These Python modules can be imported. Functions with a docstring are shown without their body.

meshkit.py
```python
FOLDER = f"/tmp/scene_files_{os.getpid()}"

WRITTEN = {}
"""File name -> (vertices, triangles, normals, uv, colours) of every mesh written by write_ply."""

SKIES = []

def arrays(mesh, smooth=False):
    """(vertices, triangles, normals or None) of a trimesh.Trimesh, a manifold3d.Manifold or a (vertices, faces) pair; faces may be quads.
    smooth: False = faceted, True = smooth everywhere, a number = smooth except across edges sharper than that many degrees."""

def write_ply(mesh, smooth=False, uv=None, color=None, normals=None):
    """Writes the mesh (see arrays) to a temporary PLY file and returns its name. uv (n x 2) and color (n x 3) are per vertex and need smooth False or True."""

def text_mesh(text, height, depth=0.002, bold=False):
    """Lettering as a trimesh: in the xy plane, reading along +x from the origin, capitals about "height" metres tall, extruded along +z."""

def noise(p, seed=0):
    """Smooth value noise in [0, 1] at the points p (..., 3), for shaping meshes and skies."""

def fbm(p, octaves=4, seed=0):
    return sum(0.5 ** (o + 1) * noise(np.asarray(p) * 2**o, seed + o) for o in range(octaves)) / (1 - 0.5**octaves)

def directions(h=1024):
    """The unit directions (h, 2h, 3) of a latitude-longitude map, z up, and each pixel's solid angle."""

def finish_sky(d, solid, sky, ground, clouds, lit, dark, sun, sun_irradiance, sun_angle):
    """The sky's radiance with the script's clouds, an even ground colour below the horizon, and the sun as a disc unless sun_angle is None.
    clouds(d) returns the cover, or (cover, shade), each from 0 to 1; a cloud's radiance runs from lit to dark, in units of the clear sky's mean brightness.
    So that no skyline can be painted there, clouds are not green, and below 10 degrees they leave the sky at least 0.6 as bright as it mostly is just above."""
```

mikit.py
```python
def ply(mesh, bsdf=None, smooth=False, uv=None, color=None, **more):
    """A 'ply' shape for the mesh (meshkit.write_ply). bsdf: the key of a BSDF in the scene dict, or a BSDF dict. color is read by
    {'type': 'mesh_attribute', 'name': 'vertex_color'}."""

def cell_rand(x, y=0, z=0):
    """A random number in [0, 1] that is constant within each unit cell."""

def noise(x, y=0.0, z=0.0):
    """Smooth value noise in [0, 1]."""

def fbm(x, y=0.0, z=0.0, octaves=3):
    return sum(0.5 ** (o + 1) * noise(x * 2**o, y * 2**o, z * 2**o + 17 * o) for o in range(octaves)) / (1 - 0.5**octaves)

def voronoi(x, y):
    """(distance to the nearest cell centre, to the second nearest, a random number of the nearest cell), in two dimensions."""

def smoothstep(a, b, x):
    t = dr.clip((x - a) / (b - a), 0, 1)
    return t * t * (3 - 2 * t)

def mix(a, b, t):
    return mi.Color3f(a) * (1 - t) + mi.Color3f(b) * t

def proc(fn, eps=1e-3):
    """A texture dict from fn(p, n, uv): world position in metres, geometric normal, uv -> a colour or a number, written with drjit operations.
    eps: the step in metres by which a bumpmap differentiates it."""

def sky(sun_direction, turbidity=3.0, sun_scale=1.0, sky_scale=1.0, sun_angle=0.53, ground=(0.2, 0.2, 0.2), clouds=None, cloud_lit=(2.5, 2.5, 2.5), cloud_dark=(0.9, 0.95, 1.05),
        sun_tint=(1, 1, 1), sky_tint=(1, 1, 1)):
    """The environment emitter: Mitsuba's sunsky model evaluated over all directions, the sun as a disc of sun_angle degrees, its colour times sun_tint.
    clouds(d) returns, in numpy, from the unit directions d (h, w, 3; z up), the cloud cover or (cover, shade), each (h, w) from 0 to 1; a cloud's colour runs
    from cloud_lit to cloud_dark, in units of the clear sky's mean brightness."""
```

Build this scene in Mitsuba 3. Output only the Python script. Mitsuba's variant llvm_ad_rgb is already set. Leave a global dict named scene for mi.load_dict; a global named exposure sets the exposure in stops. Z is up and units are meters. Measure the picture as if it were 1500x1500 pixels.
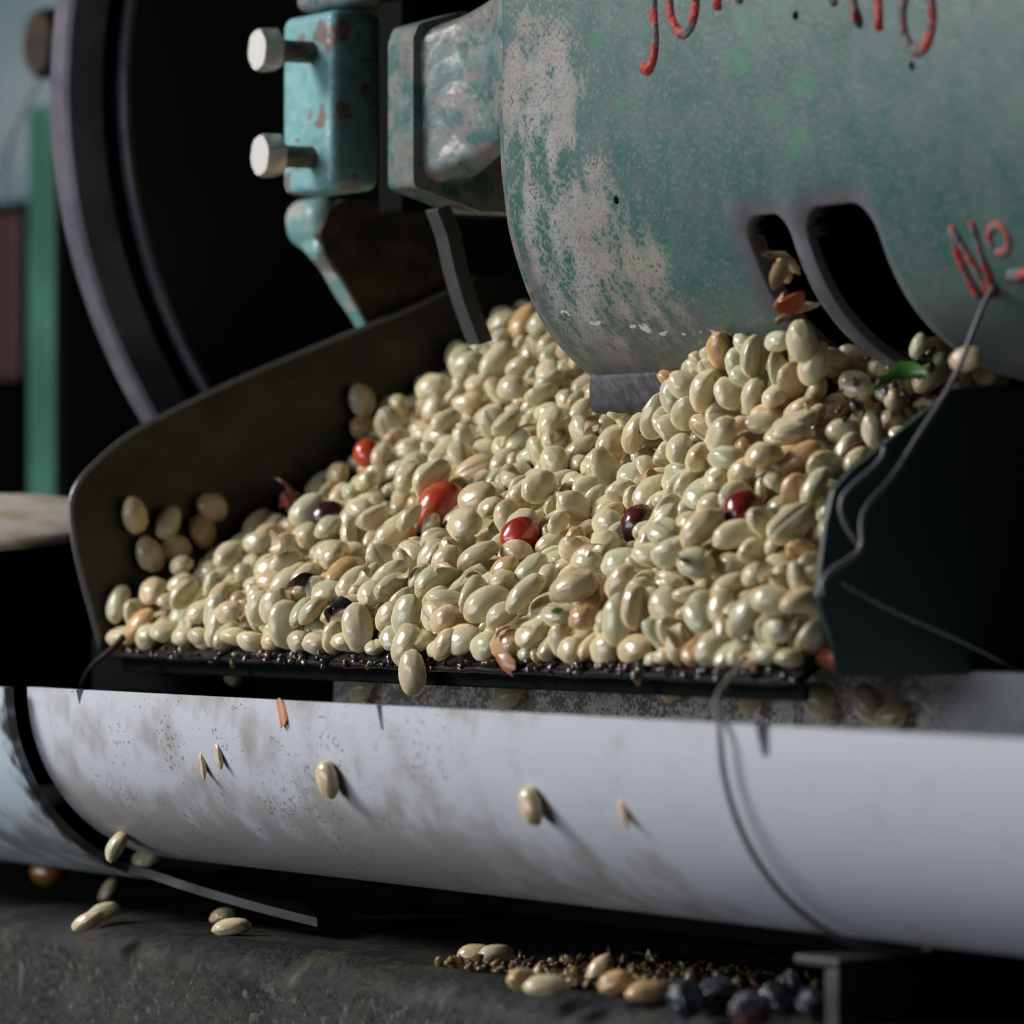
import math
import numpy as np, trimesh, manifold3d as m3, mitsuba as mi, drjit as dr
import mikit, meshkit
from scipy.spatial import cKDTree
from shapely.geometry import Polygon

rng = np.random.default_rng(7)
T = mi.ScalarTransform4f
scene, labels = {}, {}

# ---------------------------------------------------------------- camera, light, exposure
PHI, FPX, HORIZON = math.radians(61.0), 7720.0, 820.0
FWD = np.array([-math.sin(PHI), math.cos(PHI), 0.0])
RGT = np.array([math.cos(PHI), math.sin(PHI), 0.0])
CAM = np.array([1.996, -0.9165, 1.0])
PITCH = (HORIZON - 750.0) / FPX
look = FWD + np.array([0, 0, PITCH])
scene['camera'] = {'type': 'thinlens', 'fov': 2 * math.degrees(math.atan(750.0 / FPX)), 'fov_axis': 'x',
                   'aperture_radius': 0.0085, 'focus_distance': 1.97, 'near_clip': 0.05, 'far_clip': 50.0,
                   'to_world': T().look_at(origin=CAM.tolist(), target=(CAM + look).tolist(), up=[0, 0, 1])}
exposure = 0.0
KEY_AT, KEY_DIR = np.array([0.3, 0.0, 1.02]), np.array([-0.54, -0.69, 0.44])
KEY_DIR = KEY_DIR / np.linalg.norm(KEY_DIR)


def lamp(name, pos, target, w, h, rad, label):
    scene[name] = {'type': 'rectangle', 'to_world': T().look_at(origin=list(map(float, pos)), target=list(map(float, target)), up=[0, 0, 1]) @ T().scale([w / 2, h / 2, 1]),
                   'emitter': {'type': 'area', 'radiance': {'type': 'rgb', 'value': rad}}}
    labels[name] = {'label': label, 'category': 'window'}


lamp('open_window', KEY_AT + KEY_DIR * 2.3, KEY_AT, 0.75, 0.75, [29.0, 28.2, 27.4], 'bright open window facing the machine from the front left')
lamp('front_fill_panel', KEY_AT + np.array([-0.6, -2.8, -0.06]), KEY_AT, 2.4, 1.0, [4.0, 4.2, 4.6], 'added soft fill light panel in front of the machine')  # added fill light, brightens the inner gutter wall and softens the shade


def at(px, py, x=None, y=None, z=None):
    """Where the line of sight through a pixel of the 1500 px photograph meets one plane of the place."""
    d = FWD + RGT * (px - 750) / FPX + np.array([0, 0, 1.0]) * (HORIZON - py) / FPX
    t = (x - CAM[0]) / d[0] if x is not None else (y - CAM[1]) / d[1] if y is not None else (z - CAM[2]) / d[2]
    return CAM + t * d


# ---------------------------------------------------------------- helpers
def numbered(name):
    key, n = name, 0
    taken = lambda k: k in scene or k in labels or any(s.startswith(k + '__') for s in (scene if '__' in k or n == 0 else ()))
    while taken(key):
        n += 1
        key = f'{name}_{n:03d}'
    return key


COUNT = {}


def fresh(name):
    n = COUNT.get(name, 0)
    COUNT[name] = n + 1
    return name if n == 0 else f'{name}_{n:03d}'


def thing(name, label, cat, group=None, kind=None):
    key = fresh(name)
    labels[key] = {'label': label, 'category': cat}
    if group: labels[key]['group'] = group
    if kind: labels[key]['kind'] = kind
    return key


def part(parent, name, mesh, bsdf, smooth=30, label=None, kind=None, **kw):
    key = fresh(f'{parent}__{name}')
    scene[key] = mikit.ply(mesh, bsdf, smooth, **kw)
    if label or kind:
        labels[key] = {k: v for k, v in (('label', label), ('kind', kind)) if v}
    return key


def single(name, mesh, bsdf, label, cat, group=None, kind=None, smooth=True, **kw):
    key = thing(name, label, cat, group, kind)
    scene[key] = mikit.ply(mesh, bsdf, smooth, **kw)
    return key


def to_tm(man):
    m = man.to_mesh()
    return trimesh.Trimesh(m.vert_properties[:, :3], m.tri_verts, process=False)


def to_man(tm):
    return m3.Manifold(m3.Mesh(np.asarray(tm.vertices, np.float32), np.asarray(tm.faces, np.uint32)))


def rbox(lo, hi, r=0.002, seg=12):
    lo, hi = np.array(lo, float), np.array(hi, float)
    s = m3.Manifold.sphere(r, seg)
    return to_tm(m3.Manifold.batch_hull([s.translate([x, y, z]) for x in (lo[0] + r, hi[0] - r) for y in (lo[1] + r, hi[1] - r) for z in (lo[2] + r, hi[2] - r)]))


def sheet_x(poly_yz, x0, x1, rounding=0.0):
    """A plate: an outline in (y, z) given a thickness along x."""
    p = Polygon(poly_yz)
    if rounding:
        p = p.buffer(-rounding).buffer(2 * rounding, 8).buffer(-rounding, 8)
    m = trimesh.creation.extrude_polygon(p, x1 - x0, engine='earcut')
    v = np.array(m.vertices)
    out = np.stack([v[:, 2] + x0, v[:, 0], v[:, 1]], 1)
    return trimesh.Trimesh(out, m.faces, process=False)


def smooth_path(pts, n=60):
    pts = np.asarray(pts, float)
    from scipy.interpolate import CubicSpline
    t = np.r_[0, np.cumsum(np.linalg.norm(np.diff(pts, axis=0), axis=1))]
    return CubicSpline(t, pts)(np.linspace(0, t[-1], n))


def tube(pts, rad, sides=10):
    p = np.asarray(pts, float)
    rad = np.broadcast_to(rad, (len(p),))
    t = np.gradient(p, axis=0)
    t /= np.linalg.norm(t, axis=1, keepdims=True) + 1e-12
    a = np.cross(t[0], [0.31, 0.2, 0.93]); a /= np.linalg.norm(a)
    A = []
    for k in range(len(p)):
        a = a - t[k] * (a @ t[k]); a /= np.linalg.norm(a); A.append(a)
    A = np.array(A); B = np.cross(t, A)
    ang = np.arange(sides) * 2 * np.pi / sides
    v = p[:, None] + rad[:, None, None] * (np.cos(ang)[None, :, None] * A[:, None] + np.sin(ang)[None, :, None] * B[:, None])
    v = np.vstack([v.reshape(-1, 3), p[:1] - t[:1] * rad[0] * .5, p[-1:] + t[-1:] * rad[-1] * .5])
    n = len(p)
    i, j = np.meshgrid(np.arange(n - 1), np.arange(sides), indexing='ij')
    q = np.stack([i * sides + j, i * sides + (j + 1) % sides, (i + 1) * sides + (j + 1) % sides, (i + 1) * sides + j], -1).reshape(-1, 4)
    f = [q[:, [0, 1, 2]], q[:, [0, 2, 3]]]
    k = np.arange(sides)
    f.append(np.stack([(k + 1) % sides, k, k * 0 + n * sides], 1))
    f.append(np.stack([(n - 1) * sides + k, (n - 1) * sides + (k + 1) % sides, k * 0 + n * sides + 1], 1))
    return trimesh.Trimesh(v, np.vstack(f), process=False)


def grid_mesh(P, flip=False, wrap=False):
    """P (a, b, 3) -> a sheet."""
    a, b = P.shape[:2]
    i, j = np.meshgrid(np.arange(a - 1), np.arange(b - 1), indexing='ij')
    q = np.stack([i * b + j, i * b + j + 1, (i + 1) * b + j + 1, (i + 1) * b + j], -1).reshape(-1, 4)
    f = np.vstack([q[:, [0, 1, 2]], q[:, [0, 2, 3]]])
    return trimesh.Trimesh(P.reshape(-1, 3), f[:, ::-1] if flip else f, process=False)


def ell(c, r, R=np.eye(3), sub=3, lump=0.06, seed=0, freq=1.3):
    m = trimesh.creation.icosphere(subdivisions=sub)
    v = np.array(m.vertices)
    v = v * (1 + lump * (meshkit.fbm(v * freq + seed * 3.7, 2, seed) - 0.5) * 2)[:, None]
    return trimesh.Trimesh((v * np.asarray(r)) @ np.asarray(R).T + c, m.faces, process=False)


def rot_from(long_axis, short_hint):
    l = long_axis / np.linalg.norm(long_axis)
    s = short_hint - l * (short_hint @ l); s /= np.linalg.norm(s) + 1e-12
    return np.stack([l, np.cross(s, l), s], 1)


# ---------------------------------------------------------------- materials
N, FB, SS, MIX = mikit.noise, mikit.fbm, mikit.smoothstep, mikit.mix


def bsdf(name, color, rough=0.5, metallic=0.0, spec=0.5, bump=None, bump_scale=1.0, eps=3e-4, clearcoat=0.0, cgloss=0.9, **kw):
    d = {'type': 'principled', 'roughness': mikit.proc(rough) if callable(rough) else rough, 'metallic': metallic, 'specular': spec, 'clearcoat': clearcoat, 'clearcoat_gloss': cgloss, **kw}
    d['base_color'] = mikit.proc(color) if callable(color) else color if isinstance(color, dict) else {'type': 'rgb', 'value': list(color)}
    if bump:
        d = {'type': 'bumpmap', 'arbitrary': mikit.proc(bump, eps), 'scale': bump_scale, 'bsdf': d}
    scene[name] = {'type': 'twosided', 'bsdf': d}
    return name


def c_housing(p, n, uv):
    big = FB(p.x * 28, p.y * 28, p.z * 28, 3)
    mid = FB(p.x * 110 + 3, p.y * 110, p.z * 110, 4)
    fine = FB(p.x * 620, p.y * 620, p.z * 620, 3)
    streak = FB(p.x * 150 + 2, p.y * 40, p.z * 34, 3)
    green = MIX([.018, .094, .074], [.066, .112, .107], SS(.30, .64, mid * .4 + big * .3 + streak * .3))          # fresh green to greyed paint
    green = MIX(green, [.15, .18, .18], SS(.50, .76, fine) * .55)
    green = MIX(green, [.03, .17, .09], SS(.60, .70, big * .6 + mid * .4) * .7)
    # worn patch on the front of the left lobe and along the left edge, where beans and hands rub
    d1 = dr.sqrt(dr.square((p.x - .29) / .085) + dr.square((p.z - 1.105) / .055))
    d2 = dr.sqrt(dr.square((p.x - .285) / .05) + dr.square((p.z - 1.17) / .05))
    zone = dr.maximum(1 - SS(.35, 1.25, d1), .95 * (1 - SS(.3, 1.15, d2)))
    worn = SS(.42, .66, zone * .50 + (mid - .5) * .5 + (streak - .5) * .55 + (big - .5) * .4 + (fine - .5) * .6 + .14)
    wcol = MIX([.32, .31, .305], [.29, .25, .22], SS(.35, .65, big))
    wcol = MIX(wcol, [.15, .155, .145], SS(.48, .65, fine) * .7)
    col = MIX(green, wcol, worn * .85)
    dark = SS(.72, .77, mid * .45 + fine * .55 + .06)
    col = MIX(col, [.05, .055, .05], dark * .7)
    # bare iron on the lower edges that the pulp rubs
    edge = dr.maximum(SS(1.100, 1.070, p.z + (mid - .5) * .03), SS(.270, .258, p.x + (mid - .5) * .01) * SS(1.128, 1.108, p.z))
    col = MIX(col, [.085, .085, .092], edge * .8)
    sx = (p.x - .335) / .07                                                       # one long scratch low on the left lobe
    sc = 1 - SS(.0004, .0011, dr.abs(p.z - 1.0835 + .0075 * sx * (1 - .35 * sx) + (mid - .5) * .011))
    col = MIX(col, [.50, .45, .40], sc * SS(.45, .52, FB(p.x * 260, p.y * 260, p.z * 90, 2)) * SS(1.05, .9, dr.abs(sx)))
    slot = (1 - SS(.001, .010, dr.maximum(dr.abs(p.x - .4555) - .041, p.z - 1.120) + (mid - .5) * .008))
    return MIX(col, [.13, .125, .145], slot * .85)


bsdf('mat_housing', c_housing, .42, bump=lambda p, n, uv: FB(p.x * 700, p.y * 700, p.z * 700, 2) * .6 + FB(p.x * 170, p.y * 170, p.z * 170, 2) * .2, bump_scale=.00016, spec=.55)


def c_neck(p, n, uv):
    mid = FB(p.x * 120 + 7, p.y * 120, p.z * 120, 4)
    big = FB(p.x * 45 + 1, p.y * 45, p.z * 45, 3)
    col = MIX([.05, .115, .105], [.13, .18, .175], SS(.35, .65, mid))
    col = MIX(col, [.17, .145, .135], SS(.42, .60, big * .5 + mid * .5) * .8)
    return MIX(col, [.04, .05, .045], SS(.68, .76, FB(p.x * 330, p.y * 330, p.z * 330, 2)) * .7)


bsdf('mat_neck', c_neck, .4, bump=lambda p, n, uv: FB(p.x * 200, p.y * 200, p.z * 200, 3), bump_scale=.0006)


def c_teal(p, n, uv):
    mid = FB(p.x * 190 + 7, p.y * 190, p.z * 190, 3)
    big = FB(p.x * 60 + 5, p.y * 60, p.z * 60, 3)
    col = MIX([.15, .33, .345], [.205, .40, .415], SS(.3, .7, mid))
    return MIX(col, [.17, .13, .12], SS(.585, .63, big * .6 + mid * .4))


bsdf('mat_teal', c_teal, .38, bump=lambda p, n, uv: FB(p.x * 300, p.y * 300, p.z * 300, 3), bump_scale=.0006)
bsdf('mat_foot', lambda p, n, uv: MIX([.13, .27, .26], [.30, .31, .29], SS(.42, .62, FB(p.x * 120, p.y * 120, p.z * 120, 3))), .4)
bsdf('mat_arm', lambda p, n, uv: MIX([.03, .03, .03], [.06, .058, .06], FB(p.x * 160, p.y * 160, p.z * 160, 3)), .5, spec=.3)
bsdf('mat_iron', lambda p, n, uv: MIX([.030, .029, .033], [.060, .056, .064], SS(.3, .7, FB(p.x * 160, p.y * 160, p.z * 160, 3))), .5, spec=.25, bump=lambda p, n, uv: FB(p.x * 300, p.y * 300, p.z * 300, 3), bump_scale=.0006)
bsdf('mat_rust_and_shade', lambda p, n, uv: MIX([.020, .018, .015], [.050, .034, .024], SS(.35, .7, FB(p.x * 120, p.y * 120, p.z * 120, 4))), .6, spec=.2)
bsdf('mat_bolt', [.72, .70, .66], .38, metallic=.35)
bsdf('mat_shank', lambda p, n, uv: MIX([.07, .065, .055], [.16, .13, .10], SS(.4, .6, FB(p.x * 300, p.y * 300, p.z * 300, 3))), .5)
bsdf('mat_red', lambda p, n, uv: MIX([.40, .055, .045], [.12, .13, .125], SS(.46, .56, FB(p.x * 170 + 5, p.y * 170, p.z * 170, 3))), .6, spec=.3, bump=lambda p, n, uv: FB(p.x * 400, p.y * 400, p.z * 400, 2), bump_scale=.0012)
bsdf('mat_wheel', lambda p, n, uv: MIX([.11, .10, .13], [.155, .145, .175], SS(.3, .7, FB(p.x * 60, p.y * 60, p.z * 60, 3))), .33, metallic=.3)
bsdf('mat_wheel_dark', [.016, .022, .020], .5)
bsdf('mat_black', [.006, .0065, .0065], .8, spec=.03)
bsdf('mat_wet_black', [.012, .011, .012], .25)
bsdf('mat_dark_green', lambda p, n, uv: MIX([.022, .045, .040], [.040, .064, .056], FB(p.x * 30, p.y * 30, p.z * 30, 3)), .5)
bsdf('mat_post', lambda p, n, uv: MIX([.016, .072, .05], [.036, .125, .09], SS(.3, .7, FB(p.x * 20, p.y * 20, p.z * 14, 3))), .5)
bsdf('mat_panel', lambda p, n, uv: MIX([.09, .14, .155], [.15, .19, .20], SS(.3, .7, FB(p.x * 14, p.y * 14, p.z * 14, 3))), .6)
bsdf('mat_brown', [.022, .007, .005], .6)
bsdf('mat_wire', [.20, .20, .205], .4, metallic=.2)


def c_pvc(p, n, uv):
    u = p.x * .8 + p.z * .35
    grime = FB(p.x * 60, p.y * 60, p.z * 60, 4)
    streak = FB((p.x - p.z * .45) * 210, p.y * 30, (p.z + p.x * .3) * 40, 3)
    speck = FB(p.x * 700, p.y * 700, p.z * 700, 2)
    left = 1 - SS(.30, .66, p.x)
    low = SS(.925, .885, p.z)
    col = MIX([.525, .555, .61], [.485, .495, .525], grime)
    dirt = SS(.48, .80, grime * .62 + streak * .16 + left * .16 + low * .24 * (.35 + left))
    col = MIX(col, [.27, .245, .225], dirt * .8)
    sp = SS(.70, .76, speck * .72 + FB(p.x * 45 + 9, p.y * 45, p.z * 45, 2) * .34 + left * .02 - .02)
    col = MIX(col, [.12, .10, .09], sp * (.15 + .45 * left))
    # dried pulp specks on the far inner wall, pale tone lifted for missing light
    inside = SS(.02, .04, p.y) * SS(.90, .92, p.z)
    lifted_res = MIX([.22, .20, .18], [.74, .70, .67], SS(.40, .62, speck * .6 + FB(p.x * 130, p.y * 130, p.z * 130, 2) * .4))
    return MIX(col, lifted_res, inside * .95 * (1 - .8 * SS(.50, .535, p.x)))


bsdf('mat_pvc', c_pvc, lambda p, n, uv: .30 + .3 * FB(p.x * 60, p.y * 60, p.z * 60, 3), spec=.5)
bsdf('mat_pvc_blue', lambda p, n, uv: MIX(MIX([.42, .50, .55], [.22, .22, .215], SS(.42, .72, FB(p.x * 70, p.y * 70, p.z * 70, 4) * .7 + SS(.93, .88, p.z) * .25)), [.035, .035, .036], SS(.070, .085, p.x + .02 * FB(p.x * 150, p.y * 150, p.z * 150, 2))), .4)


def c_concrete(p, n, uv):
    a = FB(p.x * 22, p.y * 22, p.z * 14, 5)
    b = FB(p.x * 240, p.y * 240, p.z * 240, 3)
    drip = FB(p.x * 70, p.y * 70, p.z * 9 + 3, 3)
    dry = SS(.855, .835, p.z)
    col = MIX([.013, .0135, .015], [.040, .039, .039], SS(.36, .76, a * .55 + drip * .3 + b * .10 + dry * .12 - .04))
    col = MIX(col, [.045, .042, .022], SS(.52, .66, FB(p.x * 55 + 8, p.y * 55, p.z * 55, 3)) * .5)
    return MIX(col, [.22, .215, .21], (SS(.66, .74, b) * .22 + SS(.60, .80, FB(p.x * 75 + 4, p.y * 75, p.z * 40, 4)) * .5) * dry)


bsdf('mat_concrete', c_concrete, lambda p, n, uv: .50 + .4 * FB(p.x * 60, p.y * 60, p.z * 60, 3),
     spec=.2, bump=lambda p, n, uv: FB(p.x * 260, p.y * 260, p.z * 260, 3), bump_scale=.0016)
bsdf('mat_chute', lambda p, n, uv: MIX([.010, .010, .009], [.030, .026, .018], SS(.35, .7, FB(p.x * 60, p.y * 60, p.z * 60, 4))), .40, metallic=.1, spec=.35)
bsdf('mat_chute_edge', [.16, .16, .165], .3, metallic=.5)
VC = {'type': 'mesh_attribute', 'name': 'vertex_color'}
bsdf('mat_bean', VC, .24, spec=.5, clearcoat=1.0, cgloss=.97, flatness=.8)
bsdf('mat_cherry', VC, .22, spec=.6, clearcoat=1.0, cgloss=.96)
bsdf('mat_skin', VC, .32, spec=.5, clearcoat=.6, cgloss=.9)
bsdf('mat_lid', lambda p, n, uv: MIX([.62, .58, .52], [.48, .40, .29], SS(.35, .7, FB(p.x * 60, p.y * 60, p.z * 60, 3))), .45)

# ---------------------------------------------------------------- the setting
key = thing('concrete_ledge', 'stained wet grey concrete ledge running under the white half pipe gutter', 'ledge')
xs, prof = np.linspace(-1.2, 1.3, 500), []
sec = [(.50, .855)] + [(y, .855) for y in np.linspace(.3, -.027, 40)] + [(-.047 + .02 * (1 - math.sin(a)), .855 - .012 * (1 - math.cos(a))) for a in np.linspace(0, math.pi / 2, 8)] + [(-.047, z) for z in np.linspace(.84, .60, 40)]
sec = np.array(sec)
P = np.zeros((len(xs), len(sec), 3)); P[..., 0] = xs[:, None]; P[..., 1:] = sec[None]
nz = meshkit.fbm(P * [38, 38, 38], 4, 3) - .5; chip = np.clip(meshkit.fbm(P * [16, 30, 30], 3, 9) - .56, 0, 1)
P[..., 2] += nz * .0010 - chip * .012 * np.exp(-((P[..., 1] + .042) / .02) ** 2)
P[..., 1] += (nz * .002 + chip * .012) * (P[..., 1] < .0)
part(key, 'ledge_body', grid_mesh(P, True), 'mat_concrete', smooth=True)

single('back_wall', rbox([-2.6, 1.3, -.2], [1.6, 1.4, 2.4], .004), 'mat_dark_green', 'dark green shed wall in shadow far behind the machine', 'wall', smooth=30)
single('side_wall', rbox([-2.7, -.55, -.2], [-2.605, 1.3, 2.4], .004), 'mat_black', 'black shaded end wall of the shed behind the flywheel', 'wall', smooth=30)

# green frame behind the flywheel
fr = thing('green_frame', 'blurred green painted iron frame standing behind the flywheel at the left edge', 'frame')
pa, pb = at(40, 160, y=.3), at(77, 160, y=.3)
part(fr, 'post', rbox([pa[0], .3, .85], [pb[0], .308, pa[2] + .001], .002), 'mat_post')
part(fr, 'crossbar', rbox([pb[0] + .002, .301, pa[2] - .020], [pb[0] + .16, .307, pa[2] - .002], .002), 'mat_post')
pc = at(90, 0, y=.42)
single('teal_panel', rbox([pc[0] - .30, .42, at(0, 300, y=.42)[2]], [pc[0] + .03, .435, 1.42], .004), 'mat_panel', 'blurred grey teal panel at the top left corner behind the rusty bolt', 'panel', smooth=30)
pd = at(36, 300, y=.40)
single('brown_board', rbox([pd[0] - .3, .395, at(0, 560, y=.40)[2]], [pd[0], .413, pd[2] - .004], .003), 'mat_brown', 'dark reddish brown board behind the green post below the teal panel', 'board', smooth=30)

# ---------------------------------------------------------------- the pulping machine
pulper = thing('pulping_machine', 'green cast iron coffee pulping machine with worn paint and red raised lettering', 'machine')
PY = np.array([[1.36, .062], [1.30, .050], [1.24, .0445], [1.20, .0435], [1.16, .0442], [1.127, .0478], [1.1086, .0535], [1.09, .0630], [1.0765, .0755], [1.066, .092], [1.060, .112], [1.058, .135]])
sp = smooth_path(PY[:, ::-1], 2000)                     # (y, z) along the front of the casting, finer round the slots
sp = np.vstack([sp[sp[:, 1] > 1.128][::20], sp[sp[:, 1] <= 1.128][::4]])
seg = np.r_[0, np.cumsum(np.linalg.norm(np.diff(sp, axis=0), axis=1))]
tan = np.gradient(sp, axis=0); tan /= np.linalg.norm(tan, axis=1, keepdims=True)
nin = np.stack([-tan[:, 1], tan[:, 0]], 1)              # inward normal (y, z)
if nin[20, 0] < 0: nin = -nin


def prof_y(z):
    return np.interp(z, sp[::-1, 1], sp[::-1, 0])


hx = np.r_[np.linspace(.252, .258, 10)[:-1], np.linspace(.258, .405, 120)[:-1], np.linspace(.405, .508, 230)[:-1], np.linspace(.508, .95, 220)]
X, S = np.meshgrid(hx, np.arange(len(sp)), indexing='ij')
Zp = sp[:, 1][S.astype(int)]


def slot_sd(x, z, x0, x1, ztop, r):
    cx, hw = (x0 + x1) / 2, (x1 - x0) / 2
    qx, qz = np.abs(x - cx) - (hw - r), (z - (ztop - r))
    return np.where(qz > 0, np.hypot(np.maximum(qx, 0), qz), np.maximum(qx, -1e9)) - r


inset = np.zeros_like(X)
for (x0, x1, zt, r, sl) in ((.4175, .4425, 1.118, .007, .0), (.4555, .4965, 1.119, .011, .0)):
    sd = slot_sd(X, Zp, x0, x1, zt, r)
    t = np.clip((.0015 - sd) / .0035, 0, 1)
    inset = np.maximum(inset, .055 * t * t * (3 - 2 * t))
    inset = inset + .0035 * np.clip((.012 - sd) / .012, 0, 1) ** 2
e = np.clip((.258 - X) / .006, 0, 1); inset = inset + .006 * (1 - np.sqrt(np.clip(1 - e * e, 0, 1)))
lump = (meshkit.fbm(np.stack([X * 40, Zp * 40, X * 0], -1), 3, 5) - .5) * .0007
D = inset + lump
P = np.stack([X, sp[:, 0][S] + nin[:, 0][S] * D, sp[:, 1][S] + nin[:, 1][S] * D], -1)
P[..., 2] += .10 * np.clip(X - .5, 0, 1) * np.clip((1.10 - P[..., 2]) / .05, 0, 1)
hm = grid_mesh(P, True)
hm.update_faces((inset.reshape(-1)[hm.faces] < .012).all(1))
hm.remove_unreferenced_vertices()
housing = part(pulper, 'housing', hm, 'mat_housing', smooth=True)
# casting end behind the left edge, so that the front is not a sheet
part(pulper, 'end_plate', sheet_x([(a + .004, b) for a, b in sp[::6]] + [(.30, 1.07), (.30, 1.36)], .246, .2515), 'mat_neck')
part(pulper, 'lip', rbox([.25, .0835, 1.0555], [.4185, .15, 1.0725], .004), 'mat_iron', label='bare dark iron lip under the left lobe')
part(pulper, 'core', rbox([.02, .20, .965], [.95, .60, 1.34], .01), 'mat_black')
part(pulper, 'base', rbox([-.25, .10, .858], [1.05, .60, .964], .004), 'mat_black')

# neck, flange, clamp block, foot on the left
tx = np.linspace(0, 1, 40); tz = np.linspace(0, 1, 30)
TX, TZ = np.meshgrid(tx, tz, indexing='ij')
nx_ = .1345 + .1185 * TX
z0_, z1_ = 1.150 + .036 * TX ** 1.3, 1.2125 + .026 * TX
ny_ = .0695 + .014 * np.sin(np.pi * np.clip(TX * 1.15, 0, 1)) * (1 - .3 * TX) - .020 * TX ** 2 + (meshkit.fbm(np.stack([nx_ * 70, TZ * 5, nx_ * 0], -1), 3, 12) - .5) * .003
ny_ = ny_ + .006 * (1 - np.sqrt(np.clip(1 - np.clip((.14 - TZ) / .14, 0, 1) ** 2, 0, 1))) + .006 * (1 - np.sqrt(np.clip(1 - np.clip((TZ - .9) / .1, 0, 1) ** 2, 0, 1)))
Pf = np.stack([nx_, ny_, z0_ + (z1_ - z0_) * TZ], -1); Pb = np.stack([nx_, ny_ * 0 + .0905 - .012 * TX, z0_ + (z1_ - z0_) * TZ], -1)
neck = trimesh.util.concatenate([grid_mesh(Pf, True), grid_mesh(Pb), grid_mesh(np.stack([Pf[:, 0], Pb[:, 0]])), grid_mesh(np.stack([Pf[:, -1], Pb[:, -1]]), True)])
part(pulper, 'neck', neck, 'mat_neck', smooth=40)
fl = [(.0675, 1.208), (.070, 1.214), (.090, 1.220), (.20, 1.22), (.20, 1.140), (.098, 1.140), (.086, 1.1435), (.078, 1.146), (.0675, 1.149)]
part(pulper, 'flange', sheet_x(fl, .118, .1395, .0035), 'mat_neck')
fa = [tuple(at(*p, x=.138)[1:]) for p in [(640, 306), (655, 345), (667, 400), (682, 450), (703, 505)]]
part(pulper, 'flange_arm', sheet_x(fa + [(a + .006, b + .002) for a, b in fa[::-1]], .128, .138, .0008), 'mat_arm')
bx0, bx1 = at(411, 150, y=.0628)[0], at(485, 150, y=.0628)[0]
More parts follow.
